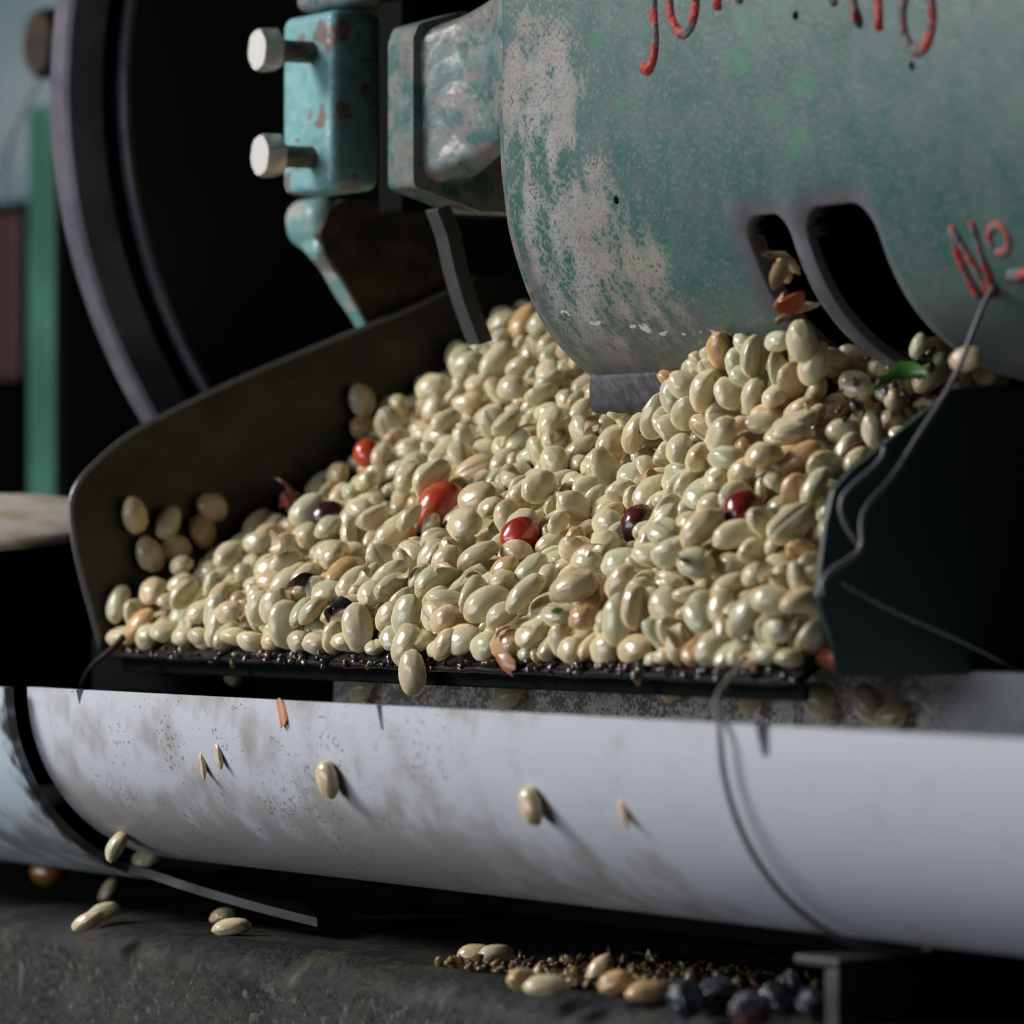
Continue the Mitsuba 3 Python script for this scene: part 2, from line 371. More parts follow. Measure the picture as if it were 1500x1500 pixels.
blk = thing_key = part(pulper, 'clamp_block', rbox([bx0, .0628, 1.1515], [bx1, .0855, 1.2255], .0045), 'mat_teal', label='pale teal painted clamp block with two bolts')
part(pulper, 'clamp_arm', rbox([bx0 + .004, .067, 1.2275], [bx1 + .06, .11, 1.30], .004), 'mat_neck')
part(pulper, 'added_bounce_block', rbox([.096, .0740, 1.140], [.1172, .19, 1.30], .002), 'mat_black')  # added black spacer, stops light bouncing from the flange onto the clamp block


def hexbolt(parent, c_head, y_block, rh=.0098, thick=.010, rs=.0046, mats=('mat_bolt', 'mat_shank'), turn=.26):
    """A bolt along y whose head faces the front."""
    a = np.arange(6) * math.pi / 3 + turn
    hexa = m3.CrossSection([[(rh * math.cos(t), rh * math.sin(t)) for t in a]])
    head = m3.Manifold.extrude(hexa, thick)
    cone = to_man(trimesh.creation.cone(radius=rh * 2.0, height=rh * 2.0 * .62 * 2, sections=48))
    head = head ^ m3.Manifold.cylinder(thick, rh * 1.30, rh * .90, 48)
    tm = to_tm(head)
    v = np.array(tm.vertices)
    # local +z -> -y
    tm = trimesh.Trimesh(np.stack([v[:, 0] + c_head[0], c_head[1] + thick - v[:, 2], v[:, 1] + c_head[2]], 1), tm.faces, process=False)
    if not tm.is_watertight or tm.volume < 0: tm.invert()
    b = part(parent, 'bolt', tube(np.linspace([c_head[0], c_head[1] + thick, c_head[2]], [c_head[0], y_block + .004, c_head[2]], 8), rs, 20), mats[1])
    key = b + '__head'
    scene[key] = mikit.ply(tm, mats[0], 30)
    return b


bxc = bx0 + .62 * (bx1 - bx0)
for py in (72, 227):
    h = at(376 if py < 100 else 380, py, x=bxc)
    hexbolt(pulper, h, .0628, rh=.0092, thick=.0085)

# cast foot under the clamp block
fo = [at(*p, x=-.010)[1:] for p in [(468, 345), (482, 305), (505, 291), (600, 296), (645, 320), (705, 470), (705, 520), (563, 520), (541, 478), (500, 405), (478, 375)]]
part(pulper, 'foot', sheet_x(fo, -.021, -.010, .003), 'mat_rust_and_shade')  # side away from the light, its shade put into a near-black colour
stn = []
for (a, b, w, r) in ((464, 316, 28, .0088), (466, 328, 27, .0092), (474, 345, 18, .0080), (484, 366, 6, .0052), (491, 384, 16, .0042), (512, 424, 15, .0040), (530, 455, 13, .0036), (551, 492, 12, .0034)):
    A = at(a, b, x=-.0105)
    stn.append(m3.Manifold.batch_hull([m3.Manifold.sphere(r, 24).translate([float(A[0] - r), float(A[1] + r * (.8 if w > 10 else -.15)), float(A[2])]), m3.Manifold.sphere(r, 24).translate([float(A[0] - r - w / 1783.), float(A[1] + r * (.8 if w > 10 else -.15)), float(A[2])])]))
rib_ = m3.Manifold.batch_boolean([m3.Manifold.batch_hull([p_, q_]) for p_, q_ in zip(stn[:-1], stn[1:])], m3.OpType.Add)
rib_ = to_tm(rib_.refine_to_length(.0014)); trimesh.smoothing.filter_taubin(rib_, iterations=14)
part(pulper, 'foot_rib', rib_, 'mat_foot', smooth=True, label='teal rounded front rib of the dark foot')

# flywheel
wy, wz, wr, wx = .0233 + .2568, 1.2046, .2568, -.10
prof = [(.0, -.009), (wr - .03, -.009), (wr - .026, -.018), (wr - .002, -.018), (wr, -.016), (wr, -.002), (wr - .002, 0), (wr - .0175, 0), (wr - .0185, -.002), (wr - .0195, -.013), (wr - .0255, -.013), (wr - .0262, -.003), (wr - .0282, -.003), (wr - .029, -.004), (wr - .032, -.006), (.06, -.006), (.0, -.006)]


def lathe_x(prof, c, n=200):
    a = np.linspace(0, 2 * np.pi, n + 1)
    pr = np.array(prof)
    P = np.zeros((n + 1, len(pr), 3))
    P[..., 0] = c[0] + pr[None, :, 1]
    P[..., 1] = c[1] + pr[None, :, 0] * np.cos(a)[:, None]
    P[..., 2] = c[2] + pr[None, :, 0] * np.sin(a)[:, None]
    return grid_mesh(P)


wheel = part(pulper, 'flywheel', lathe_x(prof[:2] + [(wr - .0295, -.009), (wr - .0295, -.0045), (wr - .033, -.006), (.06, -.006), (0, -.006)], (wx, wy, wz)), 'mat_wheel_dark', smooth=30, label='dark flywheel with a grey iron rim')
rimkey = wheel + '__rim'
scene[rimkey] = mikit.ply(lathe_x([(wr - .0185, -.018), (wr - .002, -.018), (wr, -.016), (wr, -.002), (wr - .002, 0), (wr - .0175, 0), (wr - .0185, -.002), (wr - .0185, -.018)], (wx, wy, wz)), 'mat_wheel', 30)
scene[wheel + '__inner_ring'] = mikit.ply(lathe_x([(wr - .0294, -.012), (wr - .0254, -.012), (wr - .0254, .004), (wr - .0264, .005), (wr - .0284, .005), (wr - .0294, .004), (wr - .0294, -.012)], (wx, wy, wz)), 'mat_wheel', 30)
scene[wheel + '__channel'] = mikit.ply(lathe_x([(wr - .0285, -.0165), (wr - .0165, -.0165), (wr - .0165, -.0135), (wr - .0285, -.0135), (wr - .0285, -.0165)], (wx, wy, wz)), 'mat_wheel_dark', 30)

# raised letters, red paint mostly rubbed off


def stroke(pxs, r=.0027, y=.0440):
    pts = []
    for (a, b) in pxs:
        q = at(a, b, y=y)
        for _ in range(4):
            q = at(a, b, y=float(prof_y(q[2])))
        pts.append(q + [0, .0010, 0])
    pts = np.array(pts)
    return tube(smooth_path(pts, 26) if len(pts) > 2 else np.linspace(pts[0], pts[-1], 10), r, 10)


def ring(cx, cy, rx, ry, r=.0027, lean=0.0):
    a = np.linspace(0, 2 * np.pi, 25)
    return stroke([(cx + rx * np.cos(t) + lean * np.sin(t), cy + ry * np.sin(t)) for t in a], r)


cat = trimesh.util.concatenate
for m in (stroke([(958, -70), (958, -20), (960, 40), (959, 80), (952, 99), (943, 97)]),
          ring(1001, 2, 19, 46),
          cat([stroke([(1052, 12), (1050, -75)]), stroke([(1084, 2), (1082, -80)]), stroke([(1051, -30), (1083, -38)])]),
          cat([stroke([(1222, 6), (1220, -80)]), stroke([(1222, -80), (1245, -60), (1250, -10), (1256, 24)])]),
          stroke([(1289, 42), (1287, -60)]),
          ring(1345, 24, 22, 50)):
    key = fresh(f'{housing}__letter'); scene[key] = mikit.ply(m, 'mat_red', True)
scene[housing + '__dot'] = mikit.ply(stroke([(1257, 27), (1260, 25)], .0038), 'mat_red', True)
for m in (cat([stroke([(1393, 334), (1408, 385), (1432, 432)], .0021), stroke([(1393, 332), (1424, 382), (1452, 432)], .0023), stroke([(1423, 324), (1440, 380), (1453, 428)], .0021)]),
          ring(1464, 349, 14, 20, .0021, 3), stroke([(1478, 404), (1500, 400), (1520, 398)], .0024)):
    key = fresh(f'{housing}__letter'); scene[key] = mikit.ply(m, 'mat_red', True)
for (a, b) in ((1167, 22), (1336, 96), (892, 292)):
    q = at(a, b, y=.0438)
    key = fresh(f'{housing}__rivet_hole')
    scene[key] = mikit.ply(ell([q[0], float(prof_y(q[2])), q[2]], [.0016, .0009, .0016], sub=2, lump=0), 'mat_black', True)

# rusty bolt sticking out behind the wheel
rb = thing('rusty_bolt', 'blurred rusty hexagonal bolt in front of the teal panel at the top left', 'bolt')
q = at(52, 62, y=.18)
hexbolt(rb, q, .30, rh=.0185, thick=.017, rs=.0095, mats=('mat_rust_and_shade', 'mat_rust_and_shade'))
single('wire_loop', tube(smooth_path([at(*p, y=.24) for p in [(72, 98), (50, 130), (30, 170), (12, 215), (5, 290)]], 30), .0012, 8), 'mat_wire', 'thin blurred wire hanging below the rusty bolt', 'wire')

# ---------------------------------------------------------------- chute
SL = 0.70
LIPZ = .9615
chute = thing('metal_chute', 'dark sheet metal chute with upright side walls carrying the coffee beans', 'chute')
P = np.zeros((60, 40, 3)); P[..., 0] = np.linspace(-.002, .535, 60)[:, None]
t = np.linspace(0, .30, 40)
P[..., 1] = t[None]; P[..., 2] = LIPZ + SL * t[None]
fl_top = grid_mesh(P); bot = grid_mesh(P - [0, -.0015, .0025], True)
sk = lambda a, b: grid_mesh(np.stack([a, b]), False)
part(chute, 'floor', cat([fl_top, bot, grid_mesh(np.stack([P[:, 0], (P - [0, -.0015, .0025])[:, 0]]))]), 'mat_chute', smooth=30)
lipx = np.linspace(-.002, .535, 120)
wob = (meshkit.fbm(np.stack([lipx * 60, lipx * 0, lipx * 0], -1), 3, 2) - .5) * .002
part(chute, 'lip', tube(np.stack([lipx, -.0005 + 0 * lipx, LIPZ - .0014 + wob * .6], 1), .0012, 10), 'mat_wet_black', smooth=True)
part(chute, 'lip_shade_strip', rbox([0, .004, .9535], [.533, .0065, .9595], .001), 'mat_black')  # added black strip for the shadow band under the lip
wl = [at(*p, x=-.004)[1:] for p in [(150, 950), (118, 830), (106, 765), (105, 740), (112, 715), (140, 680), (180, 645), (230, 615), (400, 535), (560, 470), (650, 430), (700, 405)]] + [(.26, 1.13), (.26, .965), (.03, .95)]
part(chute, 'side_wall', sheet_x(wl, -.0062, -.004, .0005), 'mat_chute')
edge = np.array([[-.0051, a, b] for a, b in wl[:12]])
part(chute, 'edge_bead', tube(smooth_path(edge, 80), .0013, 8), 'mat_chute_edge', smooth=True)
wr_ = [at(*p, x=.536)[1:] for p in [(1228, 992), (1192, 872), (1205, 765), (1216, 718), (1240, 690), (1390, 570)]] + [(.075, 1.0585), (.10, 1.056), (.30, 1.056), (.30, .962), (.089, .962)]
part(chute, 'side_wall', sheet_x(wr_, .536, .5385, .0005), 'mat_dark_green', label='dark green painted right side wall of the chute')

# ---------------------------------------------------------------- gutter
GC, GR = (.0, .9495), .070


def trough(R, th, x0, x1, a0, a1, nx=80, na=64):
    xs, an = np.linspace(x0, x1, nx), np.linspace(a0, a1, na)
    ring_ = [(R * np.cos(a), R * np.sin(a)) for a in an] + [((R - th) * np.cos(a), (R - th) * np.sin(a)) for a in an[::-1]]
    m = trimesh.creation.extrude_polygon(Polygon(ring_), x1 - x0, engine='earcut')
    v = np.array(m.vertices)
    return trimesh.Trimesh(np.stack([v[:, 2] + x0, GC[0] - v[:, 0], GC[1] - v[:, 1]], 1), m.faces[:, ::-1], process=False)


g = trough(GR, .0032, .0718, 1.05, 0.0, math.pi + .20)
if g.volume < 0: g.invert()
gm = to_man(g)
for (x, w, dp, lean) in ((.1215, .006, .0075, 0), (.3735, .0022, .0085, .002), (.6265, .0045, .0095, .001)):
    pts = [(x - w, -.10, GC[1] + .002), (x + w, -.10, GC[1] + .002), (x + lean + w * .45, -.10, GC[1] - dp), (x + lean - w * .45, -.10, GC[1] - dp)] if w < .005 else [(x - w * .6, -.10, GC[1] + .002), (x + w, -.10, GC[1] + .002), (x + .0003, -.10, GC[1] - dp * .75), (x - .0003, -.10, GC[1] - dp * .75)]
    pts = np.array(pts + [(a, -.05, c) for a, b, c in pts])
    gm = gm - m3.Manifold.hull_points(pts)
gutter = thing('half_pipe_gutter', 'long white plastic half pipe gutter with stains running below the chute', 'gutter')
part(gutter, 'trough', to_tm(gm), 'mat_pvc', smooth=30)

cp = thing('wide_gutter', 'wider grey blue half pipe at the left end with a black tongue', 'gutter')
R2, th2 = .0795, .0035
an = np.linspace(0.0, math.pi - .1, 90)


def coupling_pt(R, a, s):
    xe = .072 + .125 * np.clip((a - 1.22) / .46, 0, 1) ** 1.4 * np.clip((2.0 - a) / .32, 0, 1)
    x = -.9 + (xe + .9) * s
    y, z = -R * math.cos(a), GC[1] - R * math.sin(a)
    drop = max(0.0, x - .08)
    return [x, y - .10 * drop, z - .095 * drop]


ss = np.r_[np.linspace(0, .9, 10), np.linspace(.905, 1, 60)]
Po = np.array([[coupling_pt(R2, a, s) for s in ss] for a in an]); Pi = np.array([[coupling_pt(R2 - th2, a, s) for s in ss] for a in an])
part(cp, 'trough', cat([grid_mesh(Po, True), grid_mesh(np.stack([Po[0], Pi[0]])), grid_mesh(np.stack([Po[:, -1], Pi[:, -1]]), True)]), 'mat_pvc_blue', smooth=30)
part(cp, 'black_lining', grid_mesh(Pi), 'mat_black', smooth=30, label='black lining on the inside of the wide gutter')  # inner face of the wide gutter, coloured black all over

bk = thing('support_bracket', 'dark rusty iron bracket standing on the ledge under the right part of the gutter', 'bracket')
part(bk, 'plate', rbox([.598, -.030, .853], [.6065, .09, .872], .0012), 'mat_arm')
part(bk, 'flange', rbox([.580, -.030, .8722], [.6065, .09, .8755], .0012), 'mat_arm')

# tub with a pale lid in the wide gutter
tub = thing('covered_tub', 'black tub with a pale tan lid at the left edge beside the chute', 'tub')
tc = np.array([-.128, -.03, 0])
part(tub, 'body', trimesh.Trimesh(*(lambda m: (np.array(m.vertices) + [tc[0], tc[1], .957], m.faces))(trimesh.creation.cylinder(radius=.072, height=.106, sections=64)), process=False), 'mat_black', smooth=30)
a = np.linspace(0, 2 * np.pi, 97); rr = np.array([0, .03, .06, .085, .0935, .0955, .095, .092, .080, .0]); hz = np.array([.0125, .0118, .009, .0042, .0012, -.001, -.0030, -.0036, -.0022, -.001])
P = np.stack([rr[None] * np.cos(a)[:, None], rr[None] * np.sin(a)[:, None], hz[None] + 0 * a[:, None]], -1)
tilt = trimesh.transformations.rotation_matrix(math.radians(4), [0, 1, 0])[:3, :3] @ trimesh.transformations.rotation_matrix(math.radians(5), [1, 0, 0])[:3, :3]
part(tub, 'lid', trimesh.Trimesh(P.reshape(-1, 3) @ tilt.T + [tc[0], tc[1], 1.0140], grid_mesh(P).faces, process=False), 'mat_lid', smooth=30)

# wires
w1 = [[.592, .012, GC[1] - .0735]] + [[.607 + .012 * math.sin(a_) * 0, -.0735 * math.cos(a_), GC[1] - .0735 * math.sin(a_)] for a_ in np.linspace(1.55, .05, 12)] + [at(*p, y=q_) for p, q_ in (((1049, 1030), -.066), ((1062, 1003), -.052), ((1080, 978), -.030), ((1092, 964), -.012))]
single('gutter_wire', tube(smooth_path(w1, 80), .00105, 8), 'mat_wire', 'grey wire wrapped round the front of the white gutter', 'wire')
w2 = [at(*p, x=.556) for p in [(1470, 400), (1432, 470), (1395, 560), (1345, 640), (1296, 712), (1262, 765), (1262, 800), (1235, 825), (1206, 872)]]
single('tie_wire', tube(smooth_path(w2, 80), .0010, 8), 'mat_wire', 'grey wire hanging from the machine down the right wall of the chute', 'wire')
w3 = [at(*p, x=.552) for p in [(1296, 655), (1262, 700), (1232, 740), (1240, 770), (1262, 800)]]
single('short_wire', tube(smooth_path(w3, 50), .0009, 8), 'mat_wire', 'short grey wire knotted to the longer wire at the right wall', 'wire')
w4 = [at(*p, x=.556) for p in [(1235, 855), (1330, 905), (1420, 945), (1500, 985), (1560, 1010)]]
single('thin_wire', tube(smooth_path(w4, 50), .0005, 6), 'mat_wire', 'very thin wire stretched across the dark right wall above the gutter', 'wire')

# ---------------------------------------------------------------- beans: packing
NF = np.array([0, -SL, 1.0]); NF /= np.linalg.norm(NF)
XW0, XW1 = -.003, .5345


def thick(x, y):
    g = lambda cx, cy, sx, sy: np.exp(-((x - cx) / sx) ** 2 - ((y - cy) / sy) ** 2)
    T_ = .0125 + .008 * np.clip(x / .5, 0, 1)
    T_ = T_ + 0.034 * g(.412, .084, .036, .034) + .012 * g(.455, .055, .04, .03) + .024 * g(.505, .006, .05, .022)
    T_ = T_ + .013 * g(.03, .172, .04, .03) + .003 * g(.105, .165, .03, .03) - .010 * g(.27, .13, .08, .06) - .012 * g(.515, .085, .04, .04) - .034 * g(.515, .040, .034, .015)
    T_ = np.maximum(T_, .007)
    # the left wall side is thin at mid depth
    T_ = T_ * (1 - .75 * np.clip((.045 - x) / .045, 0, 1) * np.clip((y - .02) / .03, 0, 1) * np.clip((.14 - y) / .03, 0, 1))
    return T_


BL, BW, BH = .0073, .0056, .0048
AX = .0029
cand = np.stack([rng.uniform(.002, .531, 40000), rng.uniform(.001, .205, 40000), rng.uniform(0, .06, 40000)], 1)
cand = cand[cand[:, 2] < thick(cand[:, 0], cand[:, 1])]
vol = len(cand) / 40000 * .529 * .204 * .06 / NF[2] * NF[2] * math.sqrt(1 + SL * SL)
nb = int(vol * .66 / (4 / 3 * math.pi * BL * BW * BH))
cand = cand[:nb]
p0 = np.stack([cand[:, 0], cand[:, 1], LIPZ + SL * cand[:, 1]], 1) + NF * (cand[:, 2:3] + .004)
size = np.where(rng.random(nb) < .2, rng.uniform(.5, .78, nb), np.clip(rng.normal(1, .13, nb), .7, 1.34))
ax = rng.normal(size=(nb, 3)); ax -= NF * (ax @ NF)[:, None] * .55
ax /= np.linalg.norm(ax, axis=1, keepdims=True)
E0, E1 = p0 - ax * AX * size[:, None], p0 + ax * AX * size[:, None]
rad3 = np.repeat(size[:, None] * [.0045, .0051, .0045], 1, 1)
bid = np.repeat(np.arange(nb), 3)


def collide_fixed(E, r):
    d = (E - [0, 0, LIPZ]) @ NF - r
    over = E[:, 1] > -.003
    E = E - NF * np.where(over, np.minimum(d, 0), 0)[:, None]
    E[:, 0] = np.clip(E[:, 0], XW0 + r, XW1 - r)
    E[:, 1] = np.clip(E[:, 1], .0015, .215)
    # stay out of the casting
    inx = ((E[:, 0] > .25 - r) & (E[:, 0] < .4215)) | (E[:, 0] > .489)
    py_ = prof_y(np.clip(E[:, 2], 1.058, 1.3)) - r
    dy, dz = E[:, 1] - py_, E[:, 2] - (1.055 - r)
    hit = inx & (dy > 0) & (dz > 0)
    E[:, 1] -= np.where(hit & (dy < dz * 1.5), dy, 0)
    E[:, 2] -= np.where(hit & (dy >= dz * 1.5), dz, 0)
    return E


for it in range(130):
    gstep = .0005 * max(0, 1 - it / 105)
    E0 -= NF * gstep; E1 -= NF * gstep
    pts = np.stack([E0, (E0 + E1) / 2, E1], 1).reshape(-1, 3)
    rr_ = rad3.reshape(-1)
    pr = cKDTree(pts).query_pairs(.0134, output_type='ndarray')
    pr = pr[bid[pr[:, 0]] != bid[pr[:, 1]]]
    dvec = pts[pr[:, 0]] - pts[pr[:, 1]]
    dist = np.linalg.norm(dvec, axis=1) + 1e-9
    pen = rr_[pr[:, 0]] + rr_[pr[:, 1]] - dist
    k = pen > 0
    pr, dvec, dist, pen = pr[k], dvec[k], dist[k], pen[k]
    cor = dvec / dist[:, None] * (pen * .22)[:, None]
    for side, sg in ((0, 1), (1, -1)):
        b_, which = pr[:, side] // 3, pr[:, side] % 3
        for w, Earr in ((np.array([1, .5, 0]), E0), (np.array([0, .5, 1]), E1)):
            np.add.at(Earr, b_, sg * cor * w[which][:, None])
    rE = size * .0048
    E0, E1 = collide_fixed(E0, rE), collide_fixed(E1, rE)
    c_ = (E0 + E1) / 2; dd = E1 - E0; L_ = np.linalg.norm(dd, axis=1, keepdims=True) + 1e-9
    hl = AX * size[:, None]
    E0, E1 = c_ - dd / L_ * hl, c_ + dd / L_ * hl

beans = []   # dict(c, R, size, label, group, tone, hue)
for i in range(nb):
    c = (E0[i] + E1[i]) / 2
    if c[0] > .462 and c[1] > .045 + .03 * max(0, (.49 - c[0]) / .03): continue   # nothing lies under the right lobe
    hint = NF + rng.normal(size=3) * .55
    if rng.random() < .25: hint = -hint
    beans.append(dict(c=c, R=rot_from(E1[i] - E0[i], hint), s=size[i], heap=True))

# ---------------------------------------------------------------- beans: looks
ICO3, ICO2 = trimesh.creation.icosphere(subdivisions=3), trimesh.creation.icosphere(subdivisions=2)
TONES = {'cream': np.array([.61, .525, .33]), 'greenish': np.array([.53, .505, .32]), 'tan': np.array([.60, .465, .275]), 'brownish': np.array([.54, .34, .16])}


def bean_mesh(b, ico, seed):
    r = np.random.default_rng(seed)
    v = np.array(ico.vertices)
    x, y, z = v.T
    shp = b.get('shape') or (r.uniform(.92, 1.12), r.uniform(.88, 1.08), r.uniform(.84, 1.10))
    w = v.copy()
    flat = z < 0
    w[:, 2] = np.where(flat, z * .62, z)                                         # flat side
    groove = np.exp(-(y / .09) ** 2) * np.clip(-z, 0, 1) * (np.abs(x) < .93)
    w[:, 2] += groove * .13
    w[:, 1] *= 1 - .13 * x * r.uniform(-1, 1) - .06 * x * x                       # one end narrower
    w[:, 2] += .10 * r.uniform(-1, 1) * x * x
    nz = meshkit.fbm(v * 1.6 + r.uniform(0, 90, 3), 3, seed % 97) - .5
    w[:, 0] = np.sign(w[:, 0]) * np.abs(w[:, 0]) ** .88
    w = w * (1 + .20 * nz)[:, None]
    w = w * [BL * shp[0], BW * shp[1], BH * shp[2]] * b['s']
    tone = TONES[b['tone']]
    n1 = meshkit.fbm(v * 1.5 + r.uniform(0, 50, 3), 3, 1 + seed % 89)
    col = tone[None] * r.uniform(.88, 1.08) * (1 + .28 * (n1 - .5))[:, None]
    tip = np.clip((x * r.choice([-1, 1]) - .45 + (n1 - .5) * .9) * 1.6, 0, 1) * r.choice([0, .3, .6, .9], p=[.38, .26, .22, .14])
    col = col * (1 - tip[:, None]) + np.array([.46, .26, .10]) * tip[:, None]
    n2 = meshkit.fbm(v * 2.4 + r.uniform(0, 50, 3), 2, 2 + seed % 83)
    pat = np.clip((n2 - .60) * 6, 0, 1) * r.choice([0, .5], p=[.6, .4])
    col = col * (1 - pat[:, None]) + np.array([.50, .32, .15]) * pat[:, None]
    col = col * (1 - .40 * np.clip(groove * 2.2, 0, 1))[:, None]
    if r.random() < .14:                                                         # a dark nick
        k = v[r.integers(len(v))]
        m_ = np.exp(-((np.linalg.norm(v - k, axis=1)) / .20) ** 2)[:, None]
        col = col * (1 - .9 * m_) + np.array([.03, .015, .01]) * .9 * m_
    return trimesh.Trimesh(w @ b['R'].T + b['c'], ico.faces, process=False), np.clip(col, 0, 1)


for i, b in enumerate(beans):
    b['tone'] = rng.choice(['cream', 'greenish', 'tan', 'brownish'], p=[.57, .27, .11, .05])


def project(P):
    v = np.asarray(P) - CAM
    d = v @ FWD
    return np.stack([750 + FPX * (v @ RGT) / d, HORIZON - FPX * v[:, 2] / d, d], 1)


def surface_at(px, py):
    """The point of the heap seen at a pixel: the nearest bean on that line of sight."""
    C_ = np.array([b['c'] for b in beans]); q = project(C_)
    near = np.hypot(q[:, 0] - px, q[:, 1] - py) < 20
    if not near.any():
        k = np.argmin(np.hypot(q[:, 0] - px, q[:, 1] - py))
    else:
        k = np.nonzero(near)[0][np.argmin(q[near, 2])]
    d = FWD + RGT * (px - 750) / FPX + np.array([0, 0, 1.0]) * (HORIZON - py) / FPX
    return CAM + d * q[k, 2]


# cherries, skins, leaf and twig bits lying on the heap
def tinted(mesh, base, other, seed, freq=120, lo=.4, hi=.65):
    n = meshkit.fbm(np.array(mesh.vertices) * freq + seed, 3, seed)
    t = np.clip((n - lo) / (hi - lo), 0, 1)[:, None]
    return np.array(base) * (1 - t) + np.array(other) * t


def clear_round(c, r):
    global beans
    beans = [b for b in beans if np.linalg.norm(b['c'] - c) > r]


RED, DKRED, PURPLE, ORANGE, BLACK, GREEN = [.42, .035, .015], [.11, .008, .008], [.030, .008, .012], [.48, .10, .025], [.008, .007, .009], [.055, .20, .02]
spots = [('coffee_cherry', 'dark purple coffee cherry with a bright highlight right of the middle of the heap', 935, 764, .0082, PURPLE, DKRED, 'cherry'),
         ('coffee_cherry', 'glossy dark red coffee cherry in the shade at the right of the heap', 1092, 757, .0074, DKRED, [.17, .01, .008], 'cherry'),
         ('coffee_cherry', 'orange red split coffee cherry left of the middle of the heap', 640, 738, .0112, RED, ORANGE, 'cherry'),
         ('coffee_cherry', 'red coffee cherry half buried between beans in the middle of the heap', 757, 778, .0074, [.27, .018, .012], RED, 'cherry'),
         ('coffee_cherry', 'small bright red coffee cherry at the shaded back left of the heap', 536, 660, .0062, RED, [.50, .06, .02], 'cherry'),
         ('coffee_cherry', 'dark purple coffee cherry on the left of the heap beside a torn red skin', 478, 752, .0072, PURPLE, [.06, .012, .016], 'cherry')]
for i, (nm, lab, px, py, r, c1, c2, cat_) in enumerate(spots):
    c = surface_at(px, py) - NF * r * .30 if px != 1092 else surface_at(px, py) + NF * .002 - FWD * .006
    clear_round(c, r + (.0060 if px == 1092 else .0012))
    R = rot_from(rng.normal(size=3), NF)
    m = ell(c, np.array([1.08, .95, .93]) * r, R, 4, .07, 11 + i)
    single(nm, m, 'mat_cherry', lab, cat_, color=tinted(m, c1, c2, 5 + i))


def flake(c, w, h, seed, bend=1.2, R=None, ragged=.35):
    """A torn, curled scrap of skin or leaf with a real thickness."""
    r = np.random.default_rng(seed)
    a, b = np.meshgrid(np.linspace(0, 1, 9), np.linspace(0, 2 * np.pi, 33), indexing='ij')
    edge_ = 1 + ragged * (meshkit.fbm(np.stack([np.cos(b) * 1.7 + seed, np.sin(b) * 1.7, 0 * b], -1), 3, seed) - .5) * 2
    u, v = a * np.cos(b) * edge_ * w, a * np.sin(b) * edge_ * h
    z = -bend * (u * u / w * .6 + v * v / h * .35 * r.uniform(-1, 1)) + .0006 * r.normal() * a
    P = np.stack([u, v, z], -1)
    if R is None: R = rot_from(r.normal(size=3), NF + r.normal(size=3) * .4)
    top = grid_mesh(P @ R.T + c); bot_ = grid_mesh((P - [0, 0, .0005]) @ R.T + c, True)
    return cat([top, bot_, grid_mesh(np.stack([(P @ R.T + c)[-1], ((P - [0, 0, .0005]) @ R.T + c)[-1]]))])


def scrap(name, label, cat_, px, py, w, h, c1, c2, seed, up=.004, bend=1.0, c=None, ragged=.35, R=None):
    if c is None: c = surface_at(px, py) + NF * up * .4 + (-FWD) * up
    m = flake(np.asarray(c), w, h, seed, bend, R, ragged)
    single(name, m, 'mat_skin', label, cat_, color=tinted(m, c1, c2, seed, 200))


scrap('cherry_skin', 'torn red cherry skin on the left of the heap, near the dark cherry', 'skin', 422, 742, .0100, .0036, [.30, .04, .025], [.15, .015, .012], 21, .009, 1.2)
scrap('cherry_skin', 'thin red strip of cherry skin standing above the beans on the left of the heap', 'skin', 432, 722, .0070, .0020, [.30, .04, .025], [.15, .015, .012], 22, .011, .6)
scrap('cherry_skin', 'wet black skin fragment at the front left of the heap, the upper one', 'skin', 452, 852, .0095, .0036, BLACK, [.02, .012, .02], 23, .005, 1.2)
scrap('cherry_skin', 'wet black skin fragment at the front left of the heap, the lower one', 'skin', 492, 890, .0085, .0032, BLACK, [.02, .012, .02], 24, .005, 1.2)
scrap('cherry_skin', 'dark skin fragment under the orange red split cherry', 'skin', 652, 757, .0080, .0032, [.04, .012, .016], BLACK, 25, .010, 1.2)
scrap('cherry_skin', 'pinkish wet skin fragment at the back of the heap under the machine lobe', 'skin', 862, 622, .0055, .0035, [.32, .13, .09], [.40, .24, .16], 26, .004)
scrap('cherry_skin', 'bright orange red skin caught in the slot of the machine', 'skin', 1163, 438, .0050, .0065, [.45, .08, .02], [.5, .14, .04], 27, 0, 1.0, c=at(1163, 438, x=.441) + [0, -.002, 0])
for k_, (px_, py_, w_, h_, c_1, lab_) in enumerate(((1163, 385, .0022, .0050, [.55, .38, .18], 'narrow tan skin high in the machine slot, right of the pale scrap'), (1143, 372, .0016, .0042, [.30, .17, .08], 'brown sliver high in the machine slot, left of the pale scrap'),
                                               (1148, 436, .0020, .0032, [.33, .13, .06], 'brown skin left of the orange red skin in the machine slot'), (1183, 452, .0016, .0060, [.55, .42, .28], 'pale curled husk right of the orange red skin in the machine slot'), (1152, 462, .0026, .0030, [.52, .36, .22], 'pale husk scrap below the orange red skin in the machine slot'))):
    scrap('cherry_skin', lab_, 'skin', px_, py_, w_, h_, c_1, [q_ * .6 for q_ in c_1], 80 + k_, 0, .9, c=at(px_, py_, x=.441) + [0, -.002, 0])
scrap('cherry_skin', 'pale skin scrap caught at the top of the machine slot', 'skin', 1152, 395, .0030, .0062, [.50, .36, .18], [.42, .27, .12], 28, 0, .8, c=at(1152, 395, x=.441) + [0, -.002, 0])
